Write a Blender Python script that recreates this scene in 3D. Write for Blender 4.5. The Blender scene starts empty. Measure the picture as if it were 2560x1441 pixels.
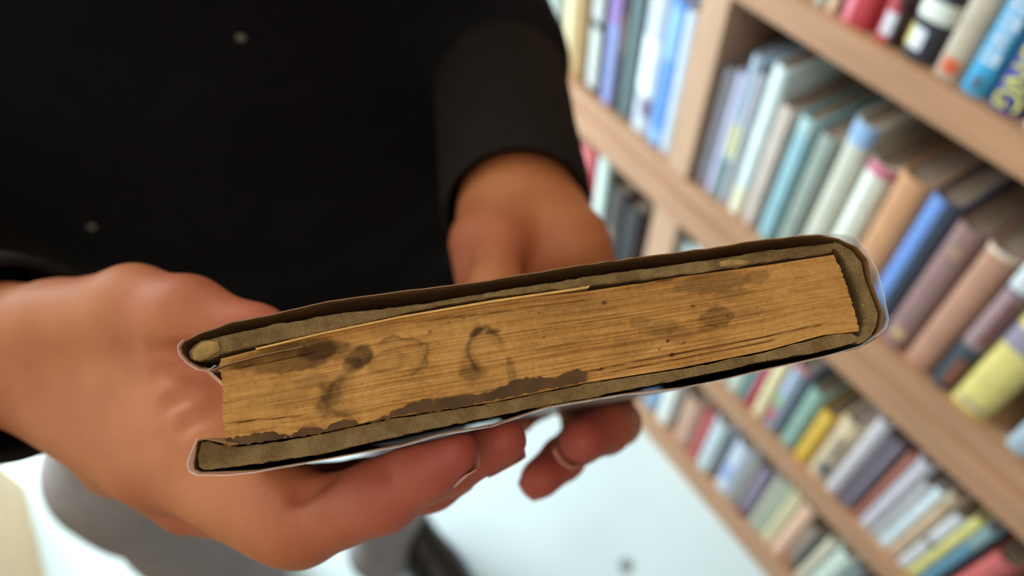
import bpy, bmesh, math, random
import numpy as np
from mathutils import Vector, Matrix

random.seed(5)
RNG = np.random.default_rng(11)
SC = bpy.context.scene
COL = SC.collection

# ------------------------------------------------------------------ camera
CAM_H, PITCH, FPX = 1.496, math.radians(51.1), 1820.0
cd = bpy.data.cameras.new('camera')
cam = bpy.data.objects.new('camera', cd)
COL.objects.link(cam)
cam.location = (0, 0, CAM_H)
cam.rotation_euler = (math.pi / 2 - PITCH, 0, 0)
cd.sensor_width = 36.0
cd.lens = 36.0 * FPX / 2560.0
cd.clip_start, cd.clip_end = 0.01, 60
cd.dof.use_dof = True
cd.dof.focus_distance = 0.178
cd.dof.aperture_fstop = 6.6
SC.camera = cam
CM = Matrix.Translation((0, 0, CAM_H)) @ Matrix.Rotation(math.pi / 2 - PITCH, 4, 'X')

# bookshop axes: D along the bookcase (away from us), N towards it
YAW = math.radians(32.9)
DV = Vector((-math.sin(YAW), math.cos(YAW), 0))
NV = Vector((math.cos(YAW), math.sin(YAW), 0))
CASE = 0.68                        # distance of the bookcase front from the camera
def sn(s, n, z=0.0):
    return DV * s + NV * n + Vector((0, 0, z))
RZ = YAW - math.pi / 2             # local X = -D, local Y = N

# ------------------------------------------------------------------ world, lights, exposure
w = bpy.data.worlds.new('world'); SC.world = w
w.use_nodes = True
bg = w.node_tree.nodes['Background']
bg.inputs[0].default_value = (0.86, 0.93, 1.0, 1)
bg.inputs[1].default_value = 0.13
def area(name, loc, target, sx, sy, power, col):
    l = bpy.data.lights.new(name, 'AREA'); l.shape = 'RECTANGLE'; l.size, l.size_y = sx, sy
    l.energy, l.color = power, col
    o = bpy.data.objects.new(name, l); COL.objects.link(o)
    o.location = loc
    o.rotation_euler = (Vector(target) - Vector(loc)).to_track_quat('-Z', 'Y').to_euler()
    return o
area('window_daylight', sn(3.12, -0.55, 1.35), sn(0, -0.2, 0.7), 1.5, 2.1, 195, (0.82, 0.94, 1.0))
area('ceiling_lamp_light', sn(-0.42, -0.38, 2.36), sn(0.1, -0.2, 1.3), 0.9, 0.5, 8.2, (1.0, 0.84, 0.66))
area('ceiling_lamp_light', sn(1.7, 0.05, 2.36), sn(1.7, 0.0, 0), 1.1, 0.5, 5, (1.0, 0.95, 0.88))
vs = SC.view_settings
vs.view_transform, vs.look, vs.gamma, vs.use_curve_mapping = 'Standard', 'None', 1.0, False
vs.exposure = -0.15
SC.cycles.use_denoising = True
SC.cycles.max_bounces = 8
SC.cycles.transparent_max_bounces = 12
SC.cycles.sample_clamp_indirect = 6.0

# ------------------------------------------------------------------ helpers
def lin(c):
    return tuple((v / 12.92 if v <= 0.04045 else ((v + 0.055) / 1.055) ** 2.4) for v in (x / 255.0 for x in c))
MATS = {}
def mat(name, rgb, rough=0.6, var=0.12, scale=18.0, stretch=(1, 1, 1), bump=0.0, bscale=150.0, spec=0.5,
        alpha=1.0, sheen=0.0, sub=0.0, coat=0.0, linear=False):
    if name in MATS: return MATS[name]
    m = bpy.data.materials.new(name); MATS[name] = m
    m.use_nodes = True
    nt = m.node_tree; N = nt.nodes; L = nt.links
    b = N['Principled BSDF']
    c = rgb if linear else lin(rgb)
    tc = N.new('ShaderNodeTexCoord'); mp = N.new('ShaderNodeMapping'); mp.inputs['Scale'].default_value = stretch
    L.new(tc.outputs['Object'], mp.inputs['Vector'])
    if var > 0:
        nz = N.new('ShaderNodeTexNoise'); nz.inputs['Scale'].default_value = scale; nz.inputs['Detail'].default_value = 5
        L.new(mp.outputs['Vector'], nz.inputs['Vector'])
        rp = N.new('ShaderNodeValToRGB')
        rp.color_ramp.elements[0].position, rp.color_ramp.elements[1].position = 0.3, 0.7
        rp.color_ramp.elements[0].color = tuple(v * (1 - var) for v in c) + (1,)
        rp.color_ramp.elements[1].color = tuple(min(1, v * (1 + var)) for v in c) + (1,)
        L.new(nz.outputs['Fac'], rp.inputs['Fac']); L.new(rp.outputs['Color'], b.inputs['Base Color'])
    else:
        b.inputs['Base Color'].default_value = c + (1,)
    b.inputs['Roughness'].default_value = rough
    b.inputs['Specular IOR Level'].default_value = spec
    b.inputs['Alpha'].default_value = alpha
    b.inputs['Sheen Weight'].default_value = sheen
    b.inputs['Coat Weight'].default_value = coat
    if sub:
        b.inputs['Subsurface Weight'].default_value = sub
        b.inputs['Subsurface Radius'].default_value = (1.0, 0.35, 0.2)
        b.inputs['Subsurface Scale'].default_value = 0.006
    if bump > 0:
        n2 = N.new('ShaderNodeTexNoise'); n2.inputs['Scale'].default_value = bscale; n2.inputs['Detail'].default_value = 4
        L.new(mp.outputs['Vector'], n2.inputs['Vector'])
        bp = N.new('ShaderNodeBump'); bp.inputs['Strength'].default_value = bump; bp.inputs['Distance'].default_value = 0.001
        L.new(n2.outputs['Fac'], bp.inputs['Height']); L.new(bp.outputs['Normal'], b.inputs['Normal'])
    return m

def empty(name, loc=(0, 0, 0), rz=0.0):
    o = bpy.data.objects.new(name, None); COL.objects.link(o)
    o.empty_display_size = 0.05
    o.location = loc; o.rotation_euler = (0, 0, rz)
    return o
def tag(o, label=None, cat=None, group=None, kind=None):
    for k, v in (('label', label), ('category', cat), ('group', group), ('kind', kind)):
        if v: o[k] = v
    return o
def link(name, me, m=None, parent=None, smooth=False):
    if m is not None: me.materials.append(m)
    o = bpy.data.objects.new(name, me); COL.objects.link(o)
    if parent is not None: o.parent = parent
    if smooth: me.polygons.foreach_set('use_smooth', [True] * len(me.polygons))
    return o
def from_bm(name, bm, m=None, parent=None, smooth=False):
    bmesh.ops.recalc_face_normals(bm, faces=bm.faces[:])
    me = bpy.data.meshes.new(name); bm.to_mesh(me); bm.free()
    return link(name, me, m, parent, smooth)
def pydata(name, V, F, m=None, parent=None, smooth=False):
    me = bpy.data.meshes.new(name); me.from_pydata([tuple(map(float, v)) for v in V], [], F); me.update()
    return link(name, me, m, parent, smooth)
def add_box(bm, lo, hi, bevel=0.0):
    r = bmesh.ops.create_cube(bm, size=1.0)
    for v in r['verts']:
        v.co = Vector([(lo[i] + hi[i]) / 2 + v.co[i] * (hi[i] - lo[i]) for i in range(3)])
    if bevel > 0:
        es = {e for v in r['verts'] for e in v.link_edges}
        bmesh.ops.bevel(bm, geom=list(es), offset=bevel, segments=2, affect='EDGES', profile=0.6)
def box(name, lo, hi, m, parent=None, bevel=0.0):
    bm = bmesh.new(); add_box(bm, lo, hi, bevel)
    return from_bm(name, bm, m, parent)
def prism(name, pts, z0, z1, m, parent=None, smooth=False):
    """closed (x, y) outline extruded along z"""
    bm = bmesh.new()
    a = [bm.verts.new((p[0], p[1], z0)) for p in pts]; b = [bm.verts.new((p[0], p[1], z1)) for p in pts]
    k = len(pts)
    for i in range(k): bm.faces.new((a[i], a[(i + 1) % k], b[(i + 1) % k], b[i]))
    for ring in (a, b):
        f = bm.faces.new(ring); f.normal_update(); bmesh.ops.triangulate(bm, faces=[f])
    return from_bm(name, bm, m, parent, smooth)

# ------------------------------------------------------------------ the room
wall_m = mat('wall_paint', (222, 220, 212), 0.8, 0.04, 6)
floor_m = mat('pale_floor', (212, 230, 233), 0.3, 0.05, 5, bump=0.04, bscale=40)
ceil_m = mat('ceiling_paint', (225, 225, 222), 0.85, 0.03)
def slab(name, lo, hi, m, parent=None, kind='structure', bevel=0.0):
    """box in bookshop axes: x = -s, y = n"""
    o = box(name, lo, hi, m, parent, bevel)
    if parent is None: o.rotation_euler = (0, 0, RZ)
    if kind: o['kind'] = kind
    return o
slab('floor', (-3.3, -1.9, -0.1), (2.2, 1.0, 0.0), floor_m)
slab('ceiling', (-3.3, -1.9, 2.42), (2.2, 1.0, 2.52), ceil_m)
slab('wall_right', (-3.3, CASE + 0.30, 0.0), (2.2, CASE + 0.42, 2.42), wall_m)
slab('wall_left', (-3.3, -1.9, 0.0), (2.2, -1.8, 2.42), wall_m)
bm = bmesh.new()                                    # end wall around its tall window
for lo, hi in (((-3.3, -1.8, 0), (-3.2, -1.35, 2.42)), ((-3.3, 0.25, 0), (-3.2, 0.98, 2.42)),
               ((-3.3, -1.35, 0), (-3.2, 0.25, 0.25)), ((-3.3, -1.35, 2.30), (-3.2, 0.25, 2.42))):
    add_box(bm, lo, hi)
o = from_bm('wall_back', bm, wall_m); o.rotation_euler = (0, 0, RZ); o['kind'] = 'structure'
white_m = mat('white_gloss_paint', (235, 236, 234), 0.35, 0.02)
win = empty('window_1', (0, 0, 0), RZ); win['kind'] = 'structure'
bm = bmesh.new()
for lo, hi in (((-3.28, -1.35, 0.25), (-3.22, -1.29, 2.30)), ((-3.28, 0.19, 0.25), (-3.22, 0.25, 2.30)),
               ((-3.28, -1.29, 0.25), (-3.22, 0.19, 0.31)), ((-3.28, -1.29, 2.24), (-3.22, 0.19, 2.30)),
               ((-3.27, -0.575, 0.31), (-3.23, -0.525, 2.24))):
    add_box(bm, lo, hi)
from_bm('window_frame', bm, white_m, win)
glass_m = mat('window_glass', (240, 250, 255), 0.02, 0, alpha=0.15)
box('window_pane', (-3.255, -1.29, 0.31), (-3.25, -0.575, 2.24), glass_m, win)
box('window_pane', (-3.255, -0.525, 0.31), (-3.25, 0.19, 2.24), glass_m, win)
# dark scuff spots on the floor
scuff_m = mat('floor_scuff', (150, 160, 160), 0.6, 0.2)
def scuff(s, n, r):
    V = [sn(s, n, 0.0006)]; k = 14
    for i in range(k):
        a = 2 * math.pi * i / k; q = r * (0.8 + 0.3 * random.random())
        V.append(sn(s + q * math.cos(a), n + q * math.sin(a), 0.0004))
    o = pydata('floor_scuff', V, [(0, 1 + i, 1 + (i + 1) % k) for i in range(k)], scuff_m)
    tag(o, 'faint grey scuff mark on the pale floor in front of the bookcase', 'mark')

scuff(0.283, 0.457, 0.017)

# ------------------------------------------------------------------ bookcase
wood_m = mat('pale_oiled_wood', (180, 134, 100), 0.5, 0.15, 7, (1.0, 12, 12), bump=0.1, bscale=60)
woodv_m = mat('pale_oiled_wood_upright', (196, 156, 126), 0.5, 0.12, 7, (12, 12, 1.0), bump=0.1, bscale=60)
back_m = mat('brown_back_board', (150, 98, 52), 0.7, 0.15, 6, (8, 8, 1))
Z1, Z1B, Z2, Z2B, Z3, Z3B, Z4 = 1.065, 1.025, 0.724, 0.636, 0.374, 0.326, 0.075
case = empty('bookcase', sn(0, CASE, 0), RZ)
tag(case, 'pale wooden bookcase with thick shelves and an upright divider, full of used books', 'bookcase')
XL, XR, DEP = -1.75, 0.75, 0.27
box('back_panel', (XL, DEP, 0.02), (XR, DEP + 0.012, 2.05), back_m, case)
def shelf(z0, z1, x0=XL, x1=XR):
    bm = bmesh.new(); add_box(bm, (x0, 0, z0), (x1, DEP, z1), 0.002)
    return from_bm('shelf', bm, wood_m, case)
shelf(Z1B, Z1, -0.557, XR)
shelf(1.45, 1.49, -0.557, XR)
shelf(1.30, 1.34, XL, -0.603)
shelf(Z3B, Z3)
shelf(Z2 - 0.035, Z2)
bm = bmesh.new()
add_box(bm, (XL, -0.004, Z2B), (XR, 0.022, Z2 - 0.036), 0.002)
from_bm('shelf_rail', bm, wood_m, case)
shelf(0.04, Z4)
bm = bmesh.new(); add_box(bm, (XL, 0.0, 0.0), (XR, 0.02, 0.0395), 0.001)
from_bm('plinth', bm, wood_m, case)
box('divider', (-0.603, 0.0005, Z2), (-0.557, DEP, 2.05), woodv_m, case, 0.002)
box('divider', (-0.608, 0.0005, Z3), (-0.55, DEP, Z2B), woodv_m, case, 0.002)
box('divider', (-0.608, 0.0005, Z4), (-0.55, DEP, Z3B), woodv_m, case, 0.002)
box('side_panel', (XL - 0.03, 0, 0), (XL, DEP + 0.012, 2.05), woodv_m, case, 0.002)
box('side_panel', (XR, 0, 0), (XR + 0.03, DEP + 0.012, 2.05), woodv_m, case, 0.002)
box('top_board', (XL - 0.03, 0, 2.05), (XR + 0.03, DEP + 0.012, 2.09), wood_m, case, 0.002)

# ------------------------------------------------------------------ shelf books
page_m = mat('book_paper', (158, 140, 124), 0.85, 0.10, 30, (1, 1, 1))
def arc_front(w, k=9):
    """outline of a rounded spine, from left joint to right joint (x, y), y = 0 at the proudest point"""
    b = min(w * 0.24, 0.0085)
    P = []
    for i in range(k + 1):
        t = -1 + 2 * i / k
        P.append((t * w / 2, b * (1 - math.sqrt(max(0.0, 1 - abs(t) ** 2.4)))))
    return P
def book(row_z, x0, x1, h, rgb, label, group, bands=(), dep=0.155, set_in=0.012, lean=0.0, side=None, top=None, name='book'):
    w = x1 - x0
    t = empty(name, sn(0, CASE, 0) + (-DV) * ((x0 + x1) / 2) + NV * set_in + Vector((0, 0, row_z + 0.0004)), RZ)
    t.rotation_euler = (0, lean, RZ)
    tag(t, label, 'book', group)
    cm = mat('cover_%d_%d_%d' % tuple(rgb), rgb, 0.55, 0.10, 25, bump=0.15, bscale=220)
    P = arc_front(w); th = min(0.0028, w * 0.16)
    bm = bmesh.new()
    outer = [(-w / 2, dep)] + P + [(w / 2, dep)]
    inner = [(w / 2 - th, dep), (w / 2 - th, P[-1][1] + th)] + [(p[0] * (1 - 2 * th / w), p[1] + th) for p in reversed(P[1:-1])] + [(-w / 2 + th, P[0][1] + th), (-w / 2 + th, dep)]
    ring = outer + inner
    a = [bm.verts.new((p[0], p[1], 0)) for p in ring]; b = [bm.verts.new((p[0], p[1], h)) for p in ring]
    k = len(ring)
    for i in range(k): bm.faces.new((a[i], a[(i + 1) % k], b[(i + 1) % k], b[i]))
    for r in (a, b):
        f = bm.faces.new(r); f.normal_update(); bmesh.ops.triangulate(bm, faces=[f])
    c = from_bm('cover', bm, cm, t)
    pb = P[0][1] + th + 0.001
    q = w / 2 - th - 0.0003
    pm = page_m if top is None else mat('page_edge_%d_%d_%d' % tuple(top), top, 0.8, 0.1, 30)
    pg = prism('page_block', [(-q, dep - 0.004), (-q, pb + 0.002), (-q * 0.5, pb - 0.0005 + 0.0005), (q * 0.5, pb), (q, pb + 0.002), (q, dep - 0.004)], 0.003, h - 0.004, pm, t)
    for bd in bands:
        z0, z1, col = bd[:3]
        f0, f1 = (bd[3], bd[4]) if len(bd) > 4 else (0.0, 1.0)
        bn = bd[5] if len(bd) > 5 else 'spine_band'
        bmat = mat('print_%d_%d_%d' % tuple(col), col, 0.5, 0.06, 40)  # print and cloth colours, also spine shading painted as a band
        i0, i1 = int(round(f0 * 9)), int(round(f1 * 9))
        i1 = max(i1, i0 + 1)
        Q = P[i0:i1 + 1]
        V = []
        for off in (0.0, 0.0007):
            for p in Q:
                for z in (z0 * h, z1 * h): V.append((p[0], p[1] - off, z))
        n = len(Q); F = []
        for i in range(n - 1):
            A = 2 * n + 2 * i
            F.append((A, A + 2, A + 3, A + 1))
            F.append((2 * i + 1, 2 * i + 3, A + 3, A + 1)); F.append((2 * i, A, A + 2, 2 * i + 2))
        F.append((0, 1, 2 * n + 1, 2 * n)); F.append((2 * n - 2, 4 * n - 2, 4 * n - 1, 2 * n - 1))
        pydata(bn, V, F, bmat, t)
    return t

GA, GB, GT, GC, GD, GE = ('books in the left bay above the thick shelf', 'books on the thick middle shelf right of the divider',
                          'books on the top shelf', 'books on the third shelf down', 'books on the bottom shelf', 'books under the thick shelf in the left bay')
W = (228, 232, 230)
A = Z2; B = Z2; T = Z1; C3 = Z3; DD = Z4
BOOKS = [
 # left bay, above the thick shelf
 (A, -0.963, -0.918, 0.24, (176, 182, 180), 'grey-white hardback beside the black sleeve, first in the left bay', GA, ()),
 (A, -0.913, -0.846, 0.235, (176, 142, 92), 'thick gold-tan hardback with a cream spine edge next to the black sleeve', GA, ((0.0, 1.0, (224, 210, 168), 0, 0.45),)),
 (A, -0.838, -0.797, 0.24, (40, 38, 40), 'black hardback with a tall pale grey blurred title on its spine', GA, ((0.04, 0.5, (196, 200, 198), 0.15, 0.8, 'lettering'), (0.56, 0.95, (190, 192, 192), 0.15, 0.8, 'lettering'))),
 (A, -0.795, -0.761, 0.24, (136, 146, 204), 'lavender blue hardback with a purple upper spine', GA, ((0.62, 0.95, (150, 116, 186)),)),
 (A, -0.7595, -0.7475, 0.22, (46, 38, 36), 'thin dark brown book between the lavender and slate books', GA, ((0.5, 0.8, (120, 100, 84)),)),
 (A, -0.747, -0.7145, 0.25, (88, 108, 112), 'slate green hardback in the left bay beside the white lettered book', GA, ()),
 (A, -0.713, -0.666, 0.25, (196, 204, 218), 'pale grey hardback with big rounded white lettering on its spine', GA,
    ((0.30, 0.42, (236, 248, 246), 0.1, 0.9, 'lettering'), (0.425, 0.53, (228, 244, 244), 0.1, 0.9, 'lettering'), (0.54, 0.68, (238, 248, 250), 0.1, 0.9, 'lettering'), (0.14, 0.27, (128, 112, 140), 0.4, 0.9))),
 (A, -0.665, -0.638, 0.25, (96, 152, 236), 'bright blue hardback just left of the divider', GA, ((0.02, 0.12, (150, 196, 244)), (0.62, 0.95, (140, 190, 248)))),
 (A, -0.637, -0.613, 0.245, (190, 204, 222), 'pale ice blue hardback standing against the divider', GA, ()),
 # right bay on the thick shelf
 (B, -0.5565, -0.528, 0.205, (150, 146, 156), 'grey-lilac hardback with painted-in shade against the right face of the divider', GB, ()),  # shaded part of the lilac book, put into a darker cover colour
 (B, -0.5275, -0.5115, 0.21, (196, 196, 226), 'pale lilac slim hardback second right of the divider', GB, ()),
 (B, -0.511, -0.498, 0.244, (180, 198, 220), 'tall thin pale blue book with a yellow and green spine foot', GB, ((0.34, 0.56, (226, 222, 176)), (0.0, 0.3, (120, 150, 150)))),
 (B, -0.4975, -0.482, 0.224, (176, 178, 188), 'thin silver grey book between pale blue and white books', GB, ((0.35, 0.6, (206, 212, 180), 0, 0.4),)),
 (B, -0.479, -0.453, 0.25, (222, 236, 238), 'tall white hardback with a cream foot on the middle shelf', GB, ((0.0, 0.2, (238, 232, 206)),)),
 (B, -0.450, -0.426, 0.207, (206, 190, 180), 'pinkish beige hardback right of the tall white one', GB, ()),
 (B, -0.418, -0.392, 0.211, (150, 192, 204), 'pale teal blue hardback on the middle shelf', GB, ((0.88, 1.0, (176, 206, 206)),)),
 (B, -0.386, -0.357, 0.207, (150, 160, 152), 'sage grey hardback between teal and cream books', GB, ()),
 (B, -0.353, -0.320, 0.249, (204, 202, 186), 'tall cream cloth hardback with a light blue spine head', GB, ((0.88, 1.0, (146, 178, 220)),)),
 (B, -0.316, -0.281, 0.216, (222, 216, 198), 'off-white hardback with a pink worn spine head', GB, ((0.93, 1.0, (206, 110, 140)), (0.0, 0.93, (236, 238, 226), 0, 0.5))),  # paler left half against tan: shading on the spine painted as colour
 (B, -0.279, -0.238, 0.225, (200, 146, 106), 'thick orange-tan cloth hardback on the middle shelf', GB, ()),
 (B, -0.236, -0.201, 0.225, (70, 80, 100), 'navy hardback with a bright blue spine on the middle shelf', GB, ((0.0, 1.0, (104, 140, 206), 0, 0.55),)),
 (B, -0.199, -0.165, 0.214, (148, 114, 112), 'mauve brown hardback with a small gold mark near its foot', GB, ((0.10, 0.16, (206, 180, 120), 0.3, 0.75), (0.80, 0.86, (170, 140, 110), 0.3, 0.8))),
 (B, -0.162, -0.126, 0.213, (182, 134, 112), 'copper brown hardback with pale chipped spine head, beside the mauve one', GB, ((0.975, 1.0, (226, 208, 190)),)),
 (B, -0.122, -0.097, 0.25, (62, 70, 82), 'dark slate hardback with a red and grey plastic library label', GB, ((0.34, 0.72, (158, 128, 130)), (0.38, 0.7, (184, 62, 70), 0.55, 0.9), (0.74, 0.9, (206, 212, 214)), (0.05, 0.24, (136, 86, 66), 0.5, 0.95))),
 (B, -0.094, -0.048, 0.20, (222, 206, 124), 'thick yellow hardback with a mauve band round its spine', GB, ((0.60, 0.76, (150, 138, 156)), (0.05, 0.09, (168, 156, 140), 0.2, 0.9))),
 (B, -0.019, 0.012, 0.21, (160, 178, 190), 'pale grey-blue hardback standing alone past a dark gap', GB, ()),
 # top shelf
 (T, -0.454, -0.440, 0.2, (190, 186, 182), 'thin grey paperback at the left end of the top shelf', GT, ()),
 (T, -0.437, -0.423, 0.2, (222, 190, 160), 'thin peach paperback second from the left on the top shelf', GT, ()),
 (T, -0.418, -0.377, 0.22, (178, 48, 58), 'thick crimson hardback with a pink faded spine edge', GT, ((0.0, 1.0, (226, 120, 140), 0, 0.35),)),
 (T, -0.373, -0.344, 0.22, (176, 52, 62), 'red and black paperback with a white patch at its foot', GT, ((0.04, 0.15, (208, 206, 216), 0.2, 0.7), (0.18, 0.4, (96, 40, 48), 0.4, 0.9), (0.6, 0.95, (206, 96, 104), 0.1, 0.8), (0.0, 0.3, (52, 40, 46), 0.7, 1.0))),
 (T, -0.341, -0.301, 0.22, (44, 44, 54), 'black paperback with a white stripe and a white round emblem', GT, ((0.20, 0.29, (222, 226, 216)), (0.05, 0.15, (222, 226, 238), 0.25, 0.6), (0.05, 0.15, (206, 196, 110), 0.05, 0.25), (0.32, 0.6, (116, 126, 146), 0.1, 0.7))),
 (T, -0.299, -0.269, 0.22, (186, 172, 152), 'worn beige hardback with an orange-red spot at its foot', GT, ((0.03, 0.10, (208, 96, 62), 0.2, 0.75), (0.45, 0.7, (160, 146, 124), 0.3, 0.8))),
 (T, -0.268, -0.240, 0.22, (62, 160, 208), 'cyan blue paperback with pale blurred lettering down its spine', GT, ((0.03, 0.09, (84, 110, 132), 0.35, 0.65, 'emblem'),)),
 (T, -0.2385, -0.205, 0.22, (62, 64, 140), 'navy blue paperback with big yellow capital letters on its spine', GT, ()),
 (T, -0.1985, -0.175, 0.2, (206, 208, 214), 'pale silver book at the right end of the top shelf', GT, ()),
 # third shelf down
 (C3, -0.5495, -0.543, 0.223, (186, 196, 196), 'thin grey pamphlet against the lower divider', GC, ()),
 (C3, -0.542, -0.518, 0.223, (206, 220, 220), 'pale mint white book beside the lower divider under the thick shelf', GC, ()),
 (C3, -0.516, -0.484, 0.235, (222, 228, 226), 'white hardback second from the lower divider', GC, ()),
 (C3, -0.482, -0.452, 0.21, (150, 140, 130), 'taupe hardback hidden behind the held book', GC, ()),
 (C3, -0.450, -0.424, 0.2, (120, 132, 150), 'grey blue hardback partly hidden behind the held book', GC, ()),
 (C3, -0.422, -0.397, 0.2, (210, 200, 190), 'pale buff hardback just left of the small white one, third shelf', GC, ()),
 (C3, -0.395, -0.371, 0.19, (226, 228, 226), 'small white hardback below the corner of the held book', GC, ()),
 (C3, -0.366, -0.337, 0.19, (196, 210, 200), 'mint white hardback left of the thin teal book', GC, ()),
 (C3, -0.334, -0.320, 0.19, (110, 146, 146), 'thin teal book next to the crimson one', GC, ()),
 (C3, -0.319, -0.306, 0.19, (200, 84, 104), 'thin crimson pink book between teal and cream', GC, ((0.0, 0.25, (196, 50, 76)),)),
 (C3, -0.305, -0.279, 0.19, (232, 216, 172), 'cream yellow hardback on the third shelf', GC, ()),
 (C3, -0.277, -0.246, 0.19, (136, 148, 168), 'grey-blue hardback with a red mark at its foot', GC, ((0.1, 0.28, (196, 92, 104), 0, 0.5), (0.34, 0.5, (160, 190, 140), 0, 0.5), (0.5, 0.9, (176, 190, 216), 0, 0.5), (0.95, 1.0, (214, 120, 110)))),
 (C3, -0.238, -0.209, 0.172, (140, 172, 158), 'sage green cloth hardback on the third shelf', GC, ()),
 (C3, -0.206, -0.179, 0.15, (222, 178, 66), 'small mustard yellow book next to the sage green one', GC, ()),
 (C3, -0.177, -0.139, 0.175, (214, 192, 160), 'beige illustrated book with dark grey printed patches', GC, ((0.4, 0.75, (160, 144, 122), 0.3, 0.8, 'printed_patch'), (0.1, 0.32, (110, 110, 108), 0.3, 0.85, 'printed_patch'))),
 (C3, -0.138, -0.117, 0.226, (206, 200, 206), 'tall lilac white hardback right of the beige illustrated book', GC, ()),
 (C3, -0.1155, -0.1025, 0.214, (110, 100, 112), 'thin dark mauve book, left of a matching pair', GC, ()),
 (C3, -0.102, -0.089, 0.214, (124, 114, 128), 'thin dusky purple book left of the brick red one', GC, ()),
 (C3, -0.0815, -0.0705, 0.217, (176, 110, 96), 'very thin brick red book on the third shelf', GC, ()),
 (C3, -0.070, -0.046, 0.222, (204, 198, 208), 'lilac white hardback right of the brick red book', GC, ()),
 (C3, -0.0445, -0.031, 0.19, (190, 190, 192), 'pale grey slim hardback beside the bright white one', GC, ()),
 (C3, -0.0305, -0.016, 0.198, (226, 240, 248), 'bright blue-white slim hardback on the third shelf', GC, ()),
 (C3, -0.0155, 0.003, 0.212, (206, 176, 146), 'slim sand brown hardback right of the bright white one', GC, ((0.8, 1.0, (184, 160, 130)),)),
 (C3, 0.0045, 0.0225, 0.186, (214, 214, 216), 'white paperback with a grey break in its spine label', GC, ((0.48, 0.56, (140, 136, 126)),)),
 (C3, 0.023, 0.0365, 0.21, (222, 212, 130), 'thin lemon yellow book next to the steel blue one', GC, ()),
 (C3, 0.037, 0.055, 0.211, (96, 142, 168), 'steel blue hardback with a grey green head, right of the yellow book', GC, ((0.75, 1.0, (134, 160, 166)),)),
 (C3, 0.064, 0.098, 0.185, (200, 98, 96), 'coral red hardback at the right end of the third shelf', GC, ()),
 # bottom shelf
 (DD, -0.540, -0.497, 0.2, (130, 180, 232), 'sky blue hardback at the left of the bottom shelf', GD, ((0.0, 0.3, (150, 176, 206)),)),
 (DD, -0.491, -0.452, 0.2, (226, 232, 228), 'white hardback next to the sky blue one on the bottom shelf', GD, ()),
 (DD, -0.434, -0.386, 0.175, (190, 150, 130), 'thick pinkish brown hardback on the bottom shelf', GD, ()),
 (DD, -0.379, -0.361, 0.182, (208, 100, 104), 'slim rose red book between brown and white hardbacks', GD, ()),
 (DD, -0.360, -0.317, 0.194, (196, 206, 214), 'thick grey-white hardback right of the rose red book', GD, ((0.0, 1.0, (150, 162, 162), 0.7, 1.0),)),
 (DD, -0.303, -0.260, 0.196, (196, 204, 220), 'thick white-blue hardback with a blue blotch on its spine', GD, ((0.25, 0.55, (146, 164, 220), 0.1, 0.6),)),
 (DD, -0.258, -0.2405, 0.205, (150, 146, 140), 'taupe grey slim book left of the purple one', GD, ()),
 (DD, -0.240, -0.209, 0.199, (136, 124, 144), 'dusky purple hardback on the bottom shelf', GD, ((0.0, 0.12, (110, 60, 84)), (0, 1, (116, 98, 116), 0.7, 1.0))),
 (DD, -0.207, -0.187, 0.213, (184, 182, 166), 'stone beige slim hardback right of the purple book', GD, ()),
 (DD, -0.186, -0.1705, 0.22, (184, 192, 168), 'pale sage slim hardback left of the pale yellow one', GD, ()),
 (DD, -0.170, -0.1465, 0.221, (220, 206, 166), 'pale yellow hardback next to the peach one, bottom shelf', GD, ()),
 (DD, -0.146, -0.1185, 0.217, (234, 190, 164), 'peach pink hardback on the bottom shelf', GD, ()),
 (DD, -0.118, -0.089, 0.18, (150, 128, 112), 'short taupe brown book right of the peach one', GD, ((0.0, 0.3, (160, 106, 80), 0, 0.6), (0.3, 1.0, (118, 116, 118), 0.55, 1.0))),
 (DD, -0.082, -0.0635, 0.199, (214, 206, 184), 'ivory hardback near the bottom right of the picture', GD, ()),
 (DD, -0.063, -0.026, 0.2, (208, 222, 212), 'pale mint hardback at the bottom edge of the picture', GD, ()),
 (DD, -0.024, -0.004, 0.2, (120, 132, 138), 'slate grey book last on the bottom shelf', GD, ()),
 # left bay below the thick shelf
 (C3, -0.867, -0.792, 0.228, (206, 66, 84), 'thick scarlet hardback beside the black cuff', GE, ((0.0, 1.0, (228, 120, 124), 0.4, 0.85),)),
 (C3, -0.781, -0.743, 0.237, (206, 222, 216), 'mint white hardback next to the scarlet one', GE, ((0.0, 1.0, (120, 140, 136), 0.85, 1.0),)),
 (C3, -0.735, -0.690, 0.20, (60, 52, 52), 'black leather book with a brown rubbed patch, left of lower divider', GE, ((0.1, 0.5, (110, 94, 82), 0.2, 0.7),)),
 (C3, -0.688, -0.645, 0.19, (44, 40, 46), 'dark charcoal hardback closest to the lower divider', GE, ()),
]
book_objs = {}
for b in BOOKS:
    book_objs[b[5]] = book(*b, set_in=0.012 if b[0] != Z4 else 0.010)
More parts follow.
